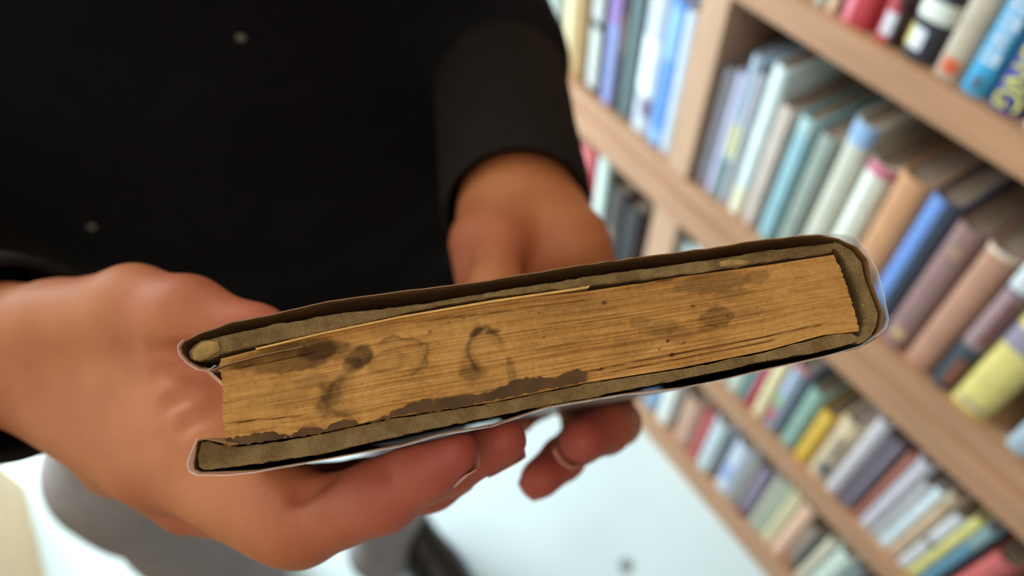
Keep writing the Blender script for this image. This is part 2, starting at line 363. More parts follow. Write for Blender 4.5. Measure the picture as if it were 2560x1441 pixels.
# lettering on two spines of the top shelf (reads downwards)
def spine_text(t, txt, size, z_top, y, m, name='lettering', ext=0.0004, xoff=0.0):
    cu = bpy.data.curves.new(name, 'FONT'); cu.body = txt; cu.size = size; cu.extrude = ext; cu.align_x = 'LEFT'; cu.align_y = 'CENTER'
    o = bpy.data.objects.new(name, cu)
    me = bpy.data.meshes.new_from_object(o); bpy.data.objects.remove(o); bpy.data.curves.remove(cu)
    # text x -> down, text y -> +X (viewer's right), facing -Y
    for v in me.vertices:
        x, yy, z = v.co
        v.co = (yy + xoff, y - z, z_top - x * 0.84)
    me.flip_normals(); me.materials.append(m)
    return link(name, me, None, t)
yel = mat('yellow_print', (226, 222, 96), 0.5, 0.05)
spine_text(book_objs['navy blue paperback with big yellow capital letters on its spine'], 'ONG', 0.036, 0.074, -0.0006, yel)
pale = mat('pale_print', (196, 214, 232), 0.5, 0.05)
tb = book_objs['cyan blue paperback with pale blurred lettering down its spine']
for i in range(9):                                      # unreadable pale letters, one block per letter
    z = 0.034 + i * 0.0175
    hh = 0.013
    bm = bmesh.new()
    wv = 0.0085 - 0.0015 * (i % 3 == 1)
    add_box(bm, (-wv, -0.0008, z), (wv, 0.0006, z + 0.0045)); add_box(bm, (-wv, -0.0008, z + hh - 0.0045), (wv, 0.0006, z + hh))
    add_box(bm, (-wv if i % 2 else wv - 0.005, -0.0008, z + 0.004), ((-wv + 0.005) if i % 2 else wv, 0.0006, z + hh - 0.004))
    from_bm('letter', bm, pale, tb)

# ------------------------------------------------------------------ counter on the other side of the aisle
beige_m = mat('beige_laminate', (206, 176, 134), 0.5, 0.10, 5, (1, 1, 8))
ct = empty('counter', sn(0.3, -0.53, 0), RZ)
tag(ct, 'beige wooden shop counter along the aisle at the lower left', 'counter')
box('carcass', (-0.83, -0.45, 0.0), (0.9, 0.0, 0.86), beige_m, ct, 0.003)
box('worktop', (-0.85, -0.47, 0.8605), (0.92, 0.02, 0.90), mat('counter_top_wood', (190, 150, 106), 0.4, 0.15, 6, (1, 10, 10)), ct, 0.004)

# ------------------------------------------------------------------ camera-frame points (authoring aid: picture ray + depth -> place in the room)
def cp(px, py, z):
    return np.array([(px - 1280.0) / FPX * z, -(py - 720.5) / FPX * z, z])
CMn = np.array(CM)
def cam2world(V):
    V = np.asarray(V, dtype=float); Q = V * np.array([1, 1, -1.0])
    return Q @ CMn[:3, :3].T + CMn[:3, 3]

# ------------------------------------------------------------------ the held book: frame u (spine-ward), v (up through the covers), w (away)
wd = cp(1200, 1075, 1.0); wd /= np.linalg.norm(wd)
ud = np.array([0.985, 0.160, 0.0]); ud[2] = -(ud[0] * wd[0] + ud[1] * wd[1]) / wd[2]; ud /= np.linalg.norm(ud)
vd = np.cross(wd, ud); vd = vd if vd[1] > 0 else -vd
HB_O = cp(1350, 890, 0.177)
def bk(px, py):
    r = cp(px, py, 1.0); t = (HB_O @ wd) / (r @ wd); q = r * t - HB_O
    return np.array([q @ ud, q @ vd])
def bks(L): return [bk(*p) for p in L]
HB_LEN = 0.205
O_w = cam2world(HB_O); U_w = cam2world(HB_O + ud) - O_w; V_w = cam2world(HB_O + vd) - O_w; W_w = cam2world(HB_O + wd) - O_w
held = empty('held_book')
hm = Matrix([[U_w[i], V_w[i], W_w[i], O_w[i]] for i in range(3)] + [[0, 0, 0, 1]])
if hm.to_3x3().determinant() < 0:                       # keep a right-handed frame: mirror w and remember it
    hm = Matrix([[U_w[i], V_w[i], -W_w[i], O_w[i]] for i in range(3)] + [[0, 0, 0, 1]]); WS = -1.0
else: WS = 1.0
held.matrix_world = hm
tag(held, 'old brown cloth-bound book with stained page edges and a plastic-covered jacket held in both hands', 'book')

cloth_m = bpy.data.materials.new('worn_buckram'); cloth_m.use_nodes = True
def build_cloth(m):
    nt = m.node_tree; N = nt.nodes; L = nt.links; b = N['Principled BSDF']
    tc = N.new('ShaderNodeTexCoord')
    nz = N.new('ShaderNodeTexNoise'); nz.inputs['Scale'].default_value = 160; nz.inputs['Detail'].default_value = 6
    n3 = N.new('ShaderNodeTexNoise'); n3.inputs['Scale'].default_value = 1100; n3.inputs['Detail'].default_value = 2
    L.new(tc.outputs['Object'], nz.inputs['Vector']); L.new(tc.outputs['Object'], n3.inputs['Vector'])
    rp = N.new('ShaderNodeValToRGB'); e = rp.color_ramp.elements
    e[0].position, e[1].position = 0.28, 0.72
    e[0].color = lin((158, 118, 70)) + (1,); e[1].color = lin((224, 184, 122)) + (1,)
    L.new(nz.outputs['Fac'], rp.inputs['Fac'])
    wv = N.new('ShaderNodeTexWave'); wv.inputs['Scale'].default_value = 800; wv.bands_direction = 'X'; wv.inputs['Distortion'].default_value = 5
    w2 = N.new('ShaderNodeTexWave'); w2.inputs['Scale'].default_value = 800; w2.bands_direction = 'Y'; w2.inputs['Distortion'].default_value = 5
    L.new(tc.outputs['Object'], wv.inputs['Vector']); L.new(tc.outputs['Object'], w2.inputs['Vector'])
    mm = N.new('ShaderNodeMath'); mm.operation = 'ADD'; L.new(wv.outputs['Fac'], mm.inputs[0]); L.new(w2.outputs['Fac'], mm.inputs[1])
    m2 = N.new('ShaderNodeMath'); m2.operation = 'ADD'; L.new(mm.outputs[0], m2.inputs[0]); L.new(n3.outputs['Fac'], m2.inputs[1])
    mx = N.new('ShaderNodeMix'); mx.data_type = 'RGBA'; mx.blend_type = 'MULTIPLY'; mx.inputs['Factor'].default_value = 0.55
    r2 = N.new('ShaderNodeValToRGB'); r2.color_ramp.elements[0].color = (0.45, 0.43, 0.4, 1); r2.color_ramp.elements[1].color = (1.15, 1.15, 1.15, 1)
    m3 = N.new('ShaderNodeMath'); m3.operation = 'MULTIPLY'; m3.inputs[1].default_value = 0.36; L.new(m2.outputs[0], m3.inputs[0])
    L.new(m3.outputs[0], r2.inputs['Fac'])
    L.new(rp.outputs['Color'], mx.inputs['A']); L.new(r2.outputs['Color'], mx.inputs['B']); L.new(mx.outputs['Result'], b.inputs['Base Color'])
    bp = N.new('ShaderNodeBump'); bp.inputs['Strength'].default_value = 0.9; bp.inputs['Distance'].default_value = 0.0007
    L.new(m2.outputs[0], bp.inputs['Height']); L.new(bp.outputs['Normal'], b.inputs['Normal'])
    b.inputs['Roughness'].default_value = 0.85; b.inputs['Specular IOR Level'].default_value = 0.25
build_cloth(cloth_m)
page_old = bpy.data.materials.new('aged_page_edges'); page_old.use_nodes = True
def build_pages(m):
    nt = m.node_tree; N = nt.nodes; L = nt.links; b = N['Principled BSDF']
    tc = N.new('ShaderNodeTexCoord'); mp = N.new('ShaderNodeMapping'); mp.inputs['Scale'].default_value = (1, 40, 40)
    mp.inputs['Rotation'].default_value = (0, 0, 0.0)
    L.new(tc.outputs['Object'], mp.inputs['Vector'])
    st = N.new('ShaderNodeTexNoise'); st.inputs['Scale'].default_value = 75; st.inputs['Detail'].default_value = 7; st.inputs['Roughness'].default_value = 0.65
    L.new(mp.outputs['Vector'], st.inputs['Vector'])
    gr = N.new('ShaderNodeTexNoise'); gr.inputs['Scale'].default_value = 900; gr.inputs['Detail'].default_value = 4
    L.new(tc.outputs['Object'], gr.inputs['Vector'])
    bl = N.new('ShaderNodeTexNoise'); bl.inputs['Scale'].default_value = 55; bl.inputs['Detail'].default_value = 4
    L.new(tc.outputs['Object'], bl.inputs['Vector'])
    ad = N.new('ShaderNodeMath'); ad.operation = 'MULTIPLY_ADD'; ad.inputs[1].default_value = 0.42
    L.new(st.outputs['Fac'], ad.inputs[0])
    a2 = N.new('ShaderNodeMath'); a2.operation = 'MULTIPLY_ADD'; a2.inputs[1].default_value = 0.25; a2.inputs[2].default_value = 0.07
    L.new(gr.outputs['Fac'], a2.inputs[0])
    a3 = N.new('ShaderNodeMath'); a3.operation = 'MULTIPLY_ADD'; a3.inputs[1].default_value = 0.3; L.new(bl.outputs['Fac'], a3.inputs[0]); L.new(a2.outputs[0], a3.inputs[2])
    L.new(a3.outputs[0], ad.inputs[2])
    rp = N.new('ShaderNodeValToRGB'); e = rp.color_ramp.elements
    e[0].position, e[1].position = 0.38, 0.74
    e[0].color = lin((134, 90, 42)) + (1,); e[1].color = lin((210, 160, 94)) + (1,)
    k = rp.color_ramp.elements.new(0.56); k.color = lin((184, 132, 70)) + (1,)
    L.new(ad.outputs[0], rp.inputs['Fac'])
    at = N.new('ShaderNodeAttribute'); at.attribute_name = 'stain'
    mx = N.new('ShaderNodeMix'); mx.data_type = 'RGBA'; mx.blend_type = 'MIX'
    mx.inputs['B'].default_value = lin((58, 34, 14)) + (1,)
    L.new(at.outputs['Fac'], mx.inputs['Factor']); L.new(rp.outputs['Color'], mx.inputs['A'])
    L.new(mx.outputs['Result'], b.inputs['Base Color'])
    bp = N.new('ShaderNodeBump'); bp.inputs['Strength'].default_value = 0.55; bp.inputs['Distance'].default_value = 0.0003
    L.new(ad.outputs[0], bp.inputs['Height']); L.new(bp.outputs['Normal'], b.inputs['Normal'])
    b.inputs['Roughness'].default_value = 0.85; b.inputs['Specular IOR Level'].default_value = 0.2
build_pages(page_old)

PXM = 0.177 / FPX                                        # metres per picture pixel on the near face
def hprism(name, pts, m, w0=0.0, w1=HB_LEN, parent=held, smooth=False):
    return prism(name, [(p[0], p[1]) for p in pts], WS * w0, WS * w1, m, parent, smooth)
def dense(L, step=7):
    out = []
    for i in range(len(L)):
        a, b = np.array(L[i], float), np.array(L[(i + 1) % len(L)], float)
        k = max(1, int(np.linalg.norm(b - a) / step))
        for j in range(k): out.append(a + (b - a) * j / k)
    return out
def smooth_noise(n, seed, step=6):
    r = np.random.default_rng(seed); c = r.normal(size=n // step + 3)
    x = np.arange(n) / step; i = x.astype(int); f = x - i; f = f * f * (3 - 2 * f)
    return c[i] * (1 - f) + c[i + 1] * f

# page block ------------------------------------------------------
top_l = [(549, 897), (646, 872), (791, 840), (971, 800), (1100, 778), (1230, 755), (1470, 727), (1700, 692), (1919, 662), (2087, 636)]
bot_l = [(560, 1116), (592, 1113), (791, 1085), (971, 1046), (1230, 1006), (1468, 957), (1700, 920), (1919, 876), (2059, 838), (2150, 828)]
lef_l = [(560, 1116), (562, 1090), (553, 1025), (554, 967), (547, 920), (549, 897)]
rig_l = [(2150, 828), (2146, 800), (2134, 760), (2115, 700), (2100, 662), (2087, 636)]
def crv(L): 
    q = np.array(bks(L)); return q
tq, bq, lq, rq = crv(top_l), crv(bot_l), crv(lef_l), crv(rig_l)
NU, NVv = 430, 84
tt = np.linspace(0, 1, NVv)
lv = (lq[:, 1] - lq[0, 1]) / (lq[-1, 1] - lq[0, 1]); rv = (rq[:, 1] - rq[0, 1]) / (rq[-1, 1] - rq[0, 1])
lu = np.interp(tt, lv, lq[:, 0]) + smooth_noise(NVv, 3, 2) * 1.8 * PXM
ru = np.interp(tt, rv, rq[:, 0]) + smooth_noise(NVv, 4, 2) * 1.2 * PXM
ss = np.linspace(0, 1, NU)
Ug = lu[None, :] * (1 - ss[:, None]) + ru[None, :] * ss[:, None]
Vg = np.interp(Ug, bq[:, 0], bq[:, 1]) * (1 - tt[None, :]) + np.interp(Ug, tq[:, 0], tq[:, 1]) * tt[None, :]
leaf = smooth_noise(NVv, 8, 1) * 0.00016 + smooth_noise(NVv, 9, 7) * 0.00022
Wg = leaf[None, :] * (0.6 + 0.4 * smooth_noise(NU, 10, 40)[:, None]) + 0.0006
for sd in range(5): Wg = Wg + np.outer(smooth_noise(NU, 60 + sd, 25), smooth_noise(NVv, 80 + sd, 3)) * 0.00006
# a few parted leaves near the lower right edge
# stains: (type, px, py, rx, ry, strength, ring width)
def vnoise(u, v, sc, seed):
    r = np.random.default_rng(seed); g = r.random((64, 64)); x, y = u * sc + 20, v * sc + 20
    i, j = np.floor(x).astype(int), np.floor(y).astype(int); f, k = x - i, y - j
    f = f * f * (3 - 2 * f); k = k * k * (3 - 2 * k); i %= 63; j %= 63
    return (g[i, j] * (1 - f) + g[i + 1, j] * f) * (1 - k) + (g[i, j + 1] * (1 - f) + g[i + 1, j + 1] * f) * k
nA = vnoise(Ug, Vg, 260, 1) * 0.6 + vnoise(Ug, Vg, 700, 2) * 0.4
nB = vnoise(Ug, Vg, 150, 3)
stain = np.zeros_like(Ug)
def blob(px, py, rx, ry, s, ang=9.5, edge=0.35):
    global stain
    c = bk(px, py); a = math.radians(ang - 9.5)
    x = ((Ug - c[0]) * math.cos(a) + (Vg - c[1]) * math.sin(a)) / (rx * PXM); y = (-(Ug - c[0]) * math.sin(a) + (Vg - c[1]) * math.cos(a)) / (ry * PXM)
    r = np.sqrt(x * x + y * y) + (nA - 0.5) * 0.55
    k = np.clip((1 - r) / edge, 0, 1); k = k * k * (3 - 2 * k)
    stain = 1 - (1 - stain) * (1 - s * k)
def ring(px, py, rx, ry, s, wd_=0.14, a0=None, a1=None, fill=0.0, ang=9.5):
    """a0..a1: part of the rim that is strong (degrees, 0 = spine-ward, 90 = up)"""
    global stain
    c = bk(px, py); a = math.radians(ang - 9.5)
    x = ((Ug - c[0]) * math.cos(a) + (Vg - c[1]) * math.sin(a)) / (rx * PXM); y = (-(Ug - c[0]) * math.sin(a) + (Vg - c[1]) * math.cos(a)) / (ry * PXM)
    r = np.sqrt(x * x + y * y) + (nA - 0.5) * 0.5
    k = np.exp(-((r - 1) / wd_) ** 2) * np.where(r > 1, 1.0, 1.0)
    soft = np.where(r < 1, np.exp(-((1 - r) / (wd_ * 2.6)) ** 2) * 0.55, 0)
    k = np.maximum(k, soft)
    if a0 is not None:
        th = np.degrees(np.arctan2(y, x)); mid = (a0 + a1) / 2; half = (a1 - a0) / 2
        dth = np.abs((th - mid + 180) % 360 - 180); k = k * np.clip((half + 25 - dth) / 25, 0, 1)
    k = np.maximum(k, fill * (r < 1))
    stain = 1 - (1 - stain) * (1 - s * np.clip(k, 0, 1))
blob(735, 890, 140, 36, 0.52, 9.5, 0.2); ring(735, 890, 135, 34, 0.4, 0.12)
blob(800, 878, 62, 24, 0.55); blob(842, 865, 38, 16, 0.45); blob(900, 890, 44, 28, 0.62, 20); blob(880, 912, 30, 22, 0.45)
blob(700, 885, 40, 14, 0.2); blob(610, 912, 60, 10, 0.4, 14)
ring(985, 898, 82, 48, 0.60, 0.09, -60, 100); ring(965, 905, 40, 24, 0.28, 0.25)
ring(915, 985, 105, 55, 0.58, 0.20, 120, 235); blob(828, 985, 36, 34, 0.35, -30); blob(780, 955, 60, 22, 0.25)
ring(1215, 880, 44, 66, 0.55, 0.16, 20, 215); blob(1190, 830, 30, 13, 0.6, 30); blob(1232, 829, 26, 10, 0.5)
blob(1185, 930, 26, 40, 0.28, 100); blob(1278, 930, 12, 45, 0.34, 9); ring(1222, 905, 60, 75, 0.2, 0.2, 170, 250)
blob(1600, 806, 34, 20, 0.34); blob(1652, 822, 55, 24, 0.30); blob(1585, 868, 75, 26, 0.18); blob(1700, 840, 40, 24, 0.2)
blob(1795, 794, 52, 30, 0.36, 5, 0.18); blob(1870, 783, 55, 20, 0.24); blob(1775, 820, 34, 12, 0.2)
blob(1790, 706, 110, 34, 0.42); blob(1895, 690, 45, 22, 0.3); blob(1830, 735, 60, 16, 0.25); blob(1985, 725, 18, 8, 0.2)
blob(1480, 760, 220, 22, 0.16); blob(1180, 790, 160, 18, 0.16); blob(690, 1000, 90, 30, 0.14)
for px, py, r, s in ((1671, 852, 7, .9), (1681, 887, 8, .9), (1650, 873, 5, .6), (1347, 783, 4, .9), (1511, 757, 9, .55), (1063, 893, 5, .9),
                     (1122, 806, 4, .8), (1096, 859, 5, .7), (1160, 795, 4, .6), (1734, 765, 8, .55), (1600, 832, 4, .7), (1360, 843, 5, .6),
                     (1505, 922, 6, .6), (1465, 917, 3, .7), (1820, 790, 5, .6), (1712, 858, 4, .7), (700, 935, 5, .6), (637, 958, 4, .6),
                     (1640, 940, 12, .5), (1330, 1000, 4, .6), (905, 960, 4, .5), (1752, 886, 4, .6), (1895, 768, 6, .5), (1075, 830, 6, .5)):
    blob(px, py, r, r * 0.8, s, 9.5, 0.5)
# thin parted-leaf lines, dark
for (x0, y0, x1, y1, s) in ((1460, 932, 2080, 808, 0.55), (1500, 938, 1960, 845, 0.4), (560, 1062, 660, 1046, 0.6), (640, 1050, 760, 1040, 0.35),
                            (560, 925, 800, 880, 0.3), (1000, 810, 1500, 745, 0.3), (1560, 712, 1720, 694, 0.35)):
    a, b2 = bk(x0, y0), bk(x1, y1); d = b2 - a; ln = np.linalg.norm(d); d = d / ln
    al = (Ug - a[0]) * d[0] + (Vg - a[1]) * d[1]; pe = -(Ug - a[0]) * d[1] + (Vg - a[1]) * d[0]
    pe = pe + (vnoise(Ug, Vg * 0, 90, 7) - 0.5) * 4 * PXM
    k = np.exp(-(pe / (1.6 * PXM)) ** 2) * np.clip(al / (30 * PXM), 0, 1) * np.clip((ln - al) / (30 * PXM), 0, 1)
    stain = 1 - (1 - stain) * (1 - s * k); Wg = Wg + k * 0.0006
stain = np.clip(stain * (1.0 + 0.5 * (nB - 0.3)), 0, 0.92)
PV = np.stack([Ug, Vg, Wg * WS], -1).reshape(-1, 3)
idx = np.arange(NU * NVv).reshape(NU, NVv)
PF = np.stack([idx[:-1, :-1], idx[1:, :-1], idx[1:, 1:], idx[:-1, 1:]], -1).reshape(-1, 4)
bnd = np.concatenate([idx[:, 0], idx[-1, 1:], idx[-2::-1, -1], idx[0, -2:0:-1]])
far = PV[bnd].copy(); far[:, 2] = WS * HB_LEN * 0.985
n0 = len(PV); PV = np.vstack([PV, far]); kb = len(bnd)
F = [tuple(int(x) for x in f) for f in PF]
F += [(int(bnd[i]), n0 + i, n0 + (i + 1) % kb, int(bnd[(i + 1) % kb])) for i in range(kb)]
F.append(tuple(n0 + i for i in range(kb)))
pgo = pydata('page_block', PV, F, page_old, held)
at = pgo.data.attributes.new('stain', 'FLOAT', 'POINT')
at.data.foreach_set('value', np.concatenate([stain.reshape(-1), np.zeros(kb)]).astype(np.float32))

# boards ----------------------------------------------------------
def rough_outline(L, amp, seed, step=9):
    P = dense(L, step); r = smooth_noise(len(P), seed, 2); r2 = smooth_noise(len(P), seed + 50, 3)
    return [bk(p[0] + amp * r2[i] * 0.6, p[1] + amp * r[i]) for i, p in enumerate(P)]
fb = [(470, 880), (484, 862), (510, 850), (549, 842), (683, 812), (827, 786), (1043, 762), (1230, 730), (1474, 691), (1700, 660), (1800, 646), (1919, 626), (2050, 611), (2084, 607),
      (2090, 618), (2080, 632), (1919, 655), (1800, 675), (1700, 687), (1470, 716), (1230, 745), (1100, 765), (827, 827), (683, 856), (556, 884), (520, 900), (490, 905), (475, 898)]
bb = [(503, 1106), (520, 1103), (545, 1112), (592, 1118), (700, 1104), (791, 1089), (971, 1050), (1230, 1009), (1468, 960), (1700, 924), (1919, 880), (2059, 842), (2100, 834), (2131, 836), (2147, 846),
      (2137, 858), (2040, 882), (1919, 903), (1700, 950), (1443, 1001), (1230, 1043), (1100, 1068), (791, 1138), (610, 1166), (510, 1176), (497, 1168), (494, 1140)]
def board(name, L, seed):
    P = rough_outline(L, 1.0, seed)
    o = hprism(name, P, cloth_m, 0.0, HB_LEN * 1.0)
    # round the near edge a little
    bv = o.modifiers.new('soft_edge', 'BEVEL'); bv.width = 0.0006; bv.segments = 2; bv.limit_method = 'ANGLE'; bv.angle_limit = math.radians(60)
    return o
board('front_board', fb, 21); board('back_board', bb, 31)
# bare cardboard rubbed through at the corner of the front board and a worn spot
card_m = mat('bare_cardboard', (160, 126, 76), 0.9, 0.25, 500, bump=0.5, bscale=1500, spec=0.2)
def lump(name, L, m, w0, depth, amp=0.5, seed=1):
    P = rough_outline(L, amp, seed)
    bm = bmesh.new(); k = len(P); c = sum(P) / k
    rings = []
    for sc, wz in ((1.0, 0.0003), (0.9, -depth * 0.6), (0.6, -depth)):
        rings.append([bm.verts.new((c[0] + (p[0] - c[0]) * sc, c[1] + (p[1] - c[1]) * sc, WS * (w0 + wz))) for p in P])
    for a, b in zip(rings, rings[1:]):
        for i in range(k): bm.faces.new((a[i], a[(i + 1) % k], b[(i + 1) % k], b[i]))
    bm.faces.new(rings[-1]); bm.faces.new(rings[0])
    return from_bm(name, bm, m, held)
tag(lump('worn_spot', [(1795, 655), (1820, 648), (1850, 650), (1882, 655), (1862, 664), (1830, 668), (1800, 668)], card_m, 0.0, 0.0006), 'rubbed bare patch on front board edge')
tag(lump('frayed_corner', [(478, 884), (500, 860), (530, 852), (552, 858), (556, 878), (530, 894), (500, 903), (482, 900)], card_m, 0.0, 0.0009, 2.0, 8), 'frayed corner of front board')
# spine ------------------------------------------------------------
sp_o = [(2084, 606), (2100, 610), (2131, 628), (2153, 655), (2164, 706), (2182, 752), (2195, 785), (2190, 815), (2178, 840), (2160, 856), (2144, 860)]
sp_i = [(2139, 846), (2152, 838), (2164, 815), (2166, 790), (2150, 740), (2138, 700), (2126, 672), (2112, 648), (2098, 632), (2084, 622)]
hprism('spine', rough_outline(sp_o + sp_i, 1.2, 41), cloth_m, 0.0, HB_LEN)
# dark strip painted in as the shade of the gap between pages and spine
hprism('hinge_shade_strip', bks([(2110, 652), (2124, 676), (2137, 706), (2149, 746), (2160, 792), (2150, 826), (2146, 822), (2152, 792), (2142, 748), (2130, 708), (2118, 680), (2106, 656)]),
       mat('hinge_shade', (52, 40, 26), 0.9, 0.2, 200), 0.006, HB_LEN)
# torn end paper stuck to the pages --------------------------------
torn = [(567, 1096), (600, 1094), (632, 1087), (668, 1079), (690, 1086), (711, 1088), (730, 1090), (744, 1084), (750, 1074), (780, 1070), (809, 1072), (845, 1053), (874, 1050), (895, 1058),
        (910, 1061), (930, 1054), (971, 1039), (980, 1028), (993, 1024), (1008, 1016), (1022, 1010), (1040, 1008), (1058, 999), (1100, 997), (1152, 989), (1200, 985), (1230, 979), (1260, 963), (1291, 950), (1344, 945), (1380, 944),
        (1405, 938), (1432, 930), (1468, 928), (1466, 953), (1400, 968), (1230, 1002), (1100, 1027), (971, 1046), (791, 1085), (700, 1099), (592, 1114), (566, 1110)]
ep = hprism('torn_endpaper', rough_outline(torn, 2.4, 77, 4), mat('brown_endpaper', (84, 57, 29), 0.8, 0.35, 120, bump=0.4, bscale=500, spec=0.3), -0.0006, 0.0014)
# sliver of a lifted leaf under the front board
hprism('loose_leaf', bks([(640, 872), (800, 834), (1000, 792), (1230, 752), (1440, 722), (1474, 716), (1470, 722), (1440, 727), (1230, 758), (1000, 797), (800, 839), (645, 876)]),
       mat('pale_leaf', (206, 156, 84), 0.8, 0.15, 200), -0.0008, HB_LEN * 0.9)
# dust jacket: one folded sheet ------------------------------------
jk_m = mat('brown_jacket_paper', (132, 92, 52), 0.6, 0.18, 90, bump=0.2, bscale=500)
jpath = [(760, 868), (640, 894), (575, 912), (540, 925), (505, 922), (476, 906), (459, 886), (455, 870), (464, 856), (502, 836), (585, 808), (683, 788), (827, 755), (1007, 731), (1230, 703), (1291, 691), (1482, 662), (1660, 638), (1800, 621),
         (1860, 609), (1981, 595), (2044, 592), (2092, 600), (2136, 622), (2162, 652), (2172, 702), (2190, 750), (2203, 785), (2198, 820), (2182, 848), (2140, 872),
         (2040, 896), (1888, 929), (1800, 951), (1700, 970), (1558, 986), (1367, 1018), (1230, 1044 + 18), (1100, 1086), (1007, 1112), (827, 1146), (646, 1177), (574, 1180), (505, 1182), (488, 1174), (486, 1158), (490, 1135), (501, 1102), (520, 1098), (560, 1106), (600, 1110)]
def sheet(name, path, thick, m, w0, w1, jag, seed, parent=held, nw=4):
    P = dense(path[:-1] + [path[-1]], 10)
    # drop the closing stretch that dense() adds
    cut = max(i for i, p in enumerate(P) if np.allclose(p, path[-1])) + 1
    P = np.array([bk(*p) for p in P[:cut]])
    T = np.gradient(P, axis=0); T /= np.linalg.norm(T, axis=1)[:, None]; Nn = np.stack([-T[:, 1], T[:, 0]], 1)
    n = len(P); e = smooth_noise(n, seed, 3) * jag
    V = []; ws = np.linspace(0, 1, nw)
    for side in (0, 1):
        for k, q in enumerate(ws):
            for i in range(n):
                p = P[i] + Nn[i] * thick * (side - 0.5)
                V.append((p[0], p[1], WS * (w0 + (w1 - w0) * q + (e[i] if k == 0 else 0))))
    I = lambda s, k, i: (s * nw + k) * n + i
    F = []
    for s in (0, 1):
        for k in range(nw - 1):
            for i in range(n - 1): F.append((I(s, k, i), I(s, k, i + 1), I(s, k + 1, i + 1), I(s, k + 1, i)) if s else (I(s, k, i), I(s, k + 1, i), I(s, k + 1, i + 1), I(s, k, i + 1)))
    for k in (0, nw - 1):
        for i in range(n - 1): F.append((I(0, k, i), I(0, k, i + 1), I(1, k, i + 1), I(1, k, i)))
    for i in (0, n - 1):
        for k in range(nw - 1): F.append((I(0, k, i), I(0, k + 1, i), I(1, k + 1, i), I(1, k, i)))
    o = pydata(name, V, F, m, parent)
    bm = bmesh.new(); bm.from_mesh(o.data); bmesh.ops.recalc_face_normals(bm, faces=bm.faces[:]); bm.to_mesh(o.data); bm.free()
    return o
sheet('dust_jacket', jpath, 0.00028, jk_m, -0.0012, HB_LEN + 0.001, 0.0003, 91)
plas_m = mat('clear_plastic', (235, 235, 240), 0.12, 0, alpha=0.28, spec=0.8)
ppath = [(1990, 591), (2044, 588), (2092, 590), (2128, 595), (2162, 632), (2187, 684), (2200, 737), (2213, 800), (2205, 822), (2187, 838), (2150, 866),
         (2040, 898), (1888, 932), (1700, 973), (1558, 989), (1367, 1021), (1230, 1067), (1100, 1089), (1007, 1116), (827, 1149), (646, 1180), (574, 1188), (498, 1188), (479, 1178), (474, 1160), (482, 1133), (500, 1098)]
sheet('plastic_cover', ppath, 0.0003, plas_m, -0.0016, HB_LEN + 0.001, 0.0002, 95)
ppath2 = [(545, 915), (525, 928), (500, 926), (474, 910), (455, 888), (452, 868), (466, 852)]
tag(sheet('plastic_cover', ppath2, 0.0003, plas_m, -0.0016, HB_LEN + 0.001, 0.0003, 97), 'clear plastic wrapped round front board edge')
# jacket flap folding in behind the front board
hprism('jacket_flap', bks([(478, 908), (545, 968), (552, 972), (552, 962), (500, 915)]), mat('pinkish_flap_paper', (196, 150, 120), 0.6, 0.1, 60), 0.004, HB_LEN * 0.95)

# ------------------------------------------------------------------ implicit modelling: smooth blends of tapered limbs, meshed with surface nets
def sd_cone(Pg, a, b, ra, rb):
    ab = b - a; L2 = float(ab @ ab) + 1e-12
    d = Pg - a
    t = np.clip((d @ ab) / L2, 0, 1)
    return np.sqrt(np.maximum(((d - t[..., None] * ab) ** 2).sum(-1), 0)) - (ra + (rb - ra) * t)
def sd_tri(Pg, a, b, c, r):
    ba, cb, ac = b - a, c - b, a - c
    pa, pb, pc = Pg - a, Pg - b, Pg - c
    n = np.cross(ba, ac); n2 = n @ n
    def seg(e, p):
        t = np.clip((p @ e) / (e @ e), 0, 1); return ((p - t[..., None] * e) ** 2).sum(-1)
    s = (np.sign(pa @ np.cross(ba, n)) + np.sign(pb @ np.cross(cb, n)) + np.sign(pc @ np.cross(ac, n)))
    edge = np.minimum(np.minimum(seg(ba, pa), seg(cb, pb)), seg(ac, pc))
    face = (pa @ n) ** 2 / n2
    return np.sqrt(np.where(np.abs(s) < 2, edge, face)) - r
def smin(a, b, k):
    h = np.clip(0.5 + 0.5 * (b - a) / k, 0, 1)
    return b + (a - b) * h - k * h * (1 - h)
def smax(a, b, k): return -smin(-a, -b, k)
def grid(lo, hi, h):
    ax = [np.arange(lo[i], hi[i] + h, h) for i in range(3)]
    return np.stack(np.meshgrid(*ax, indexing='ij'), -1).astype(np.float64), np.array([a[0] for a in ax])
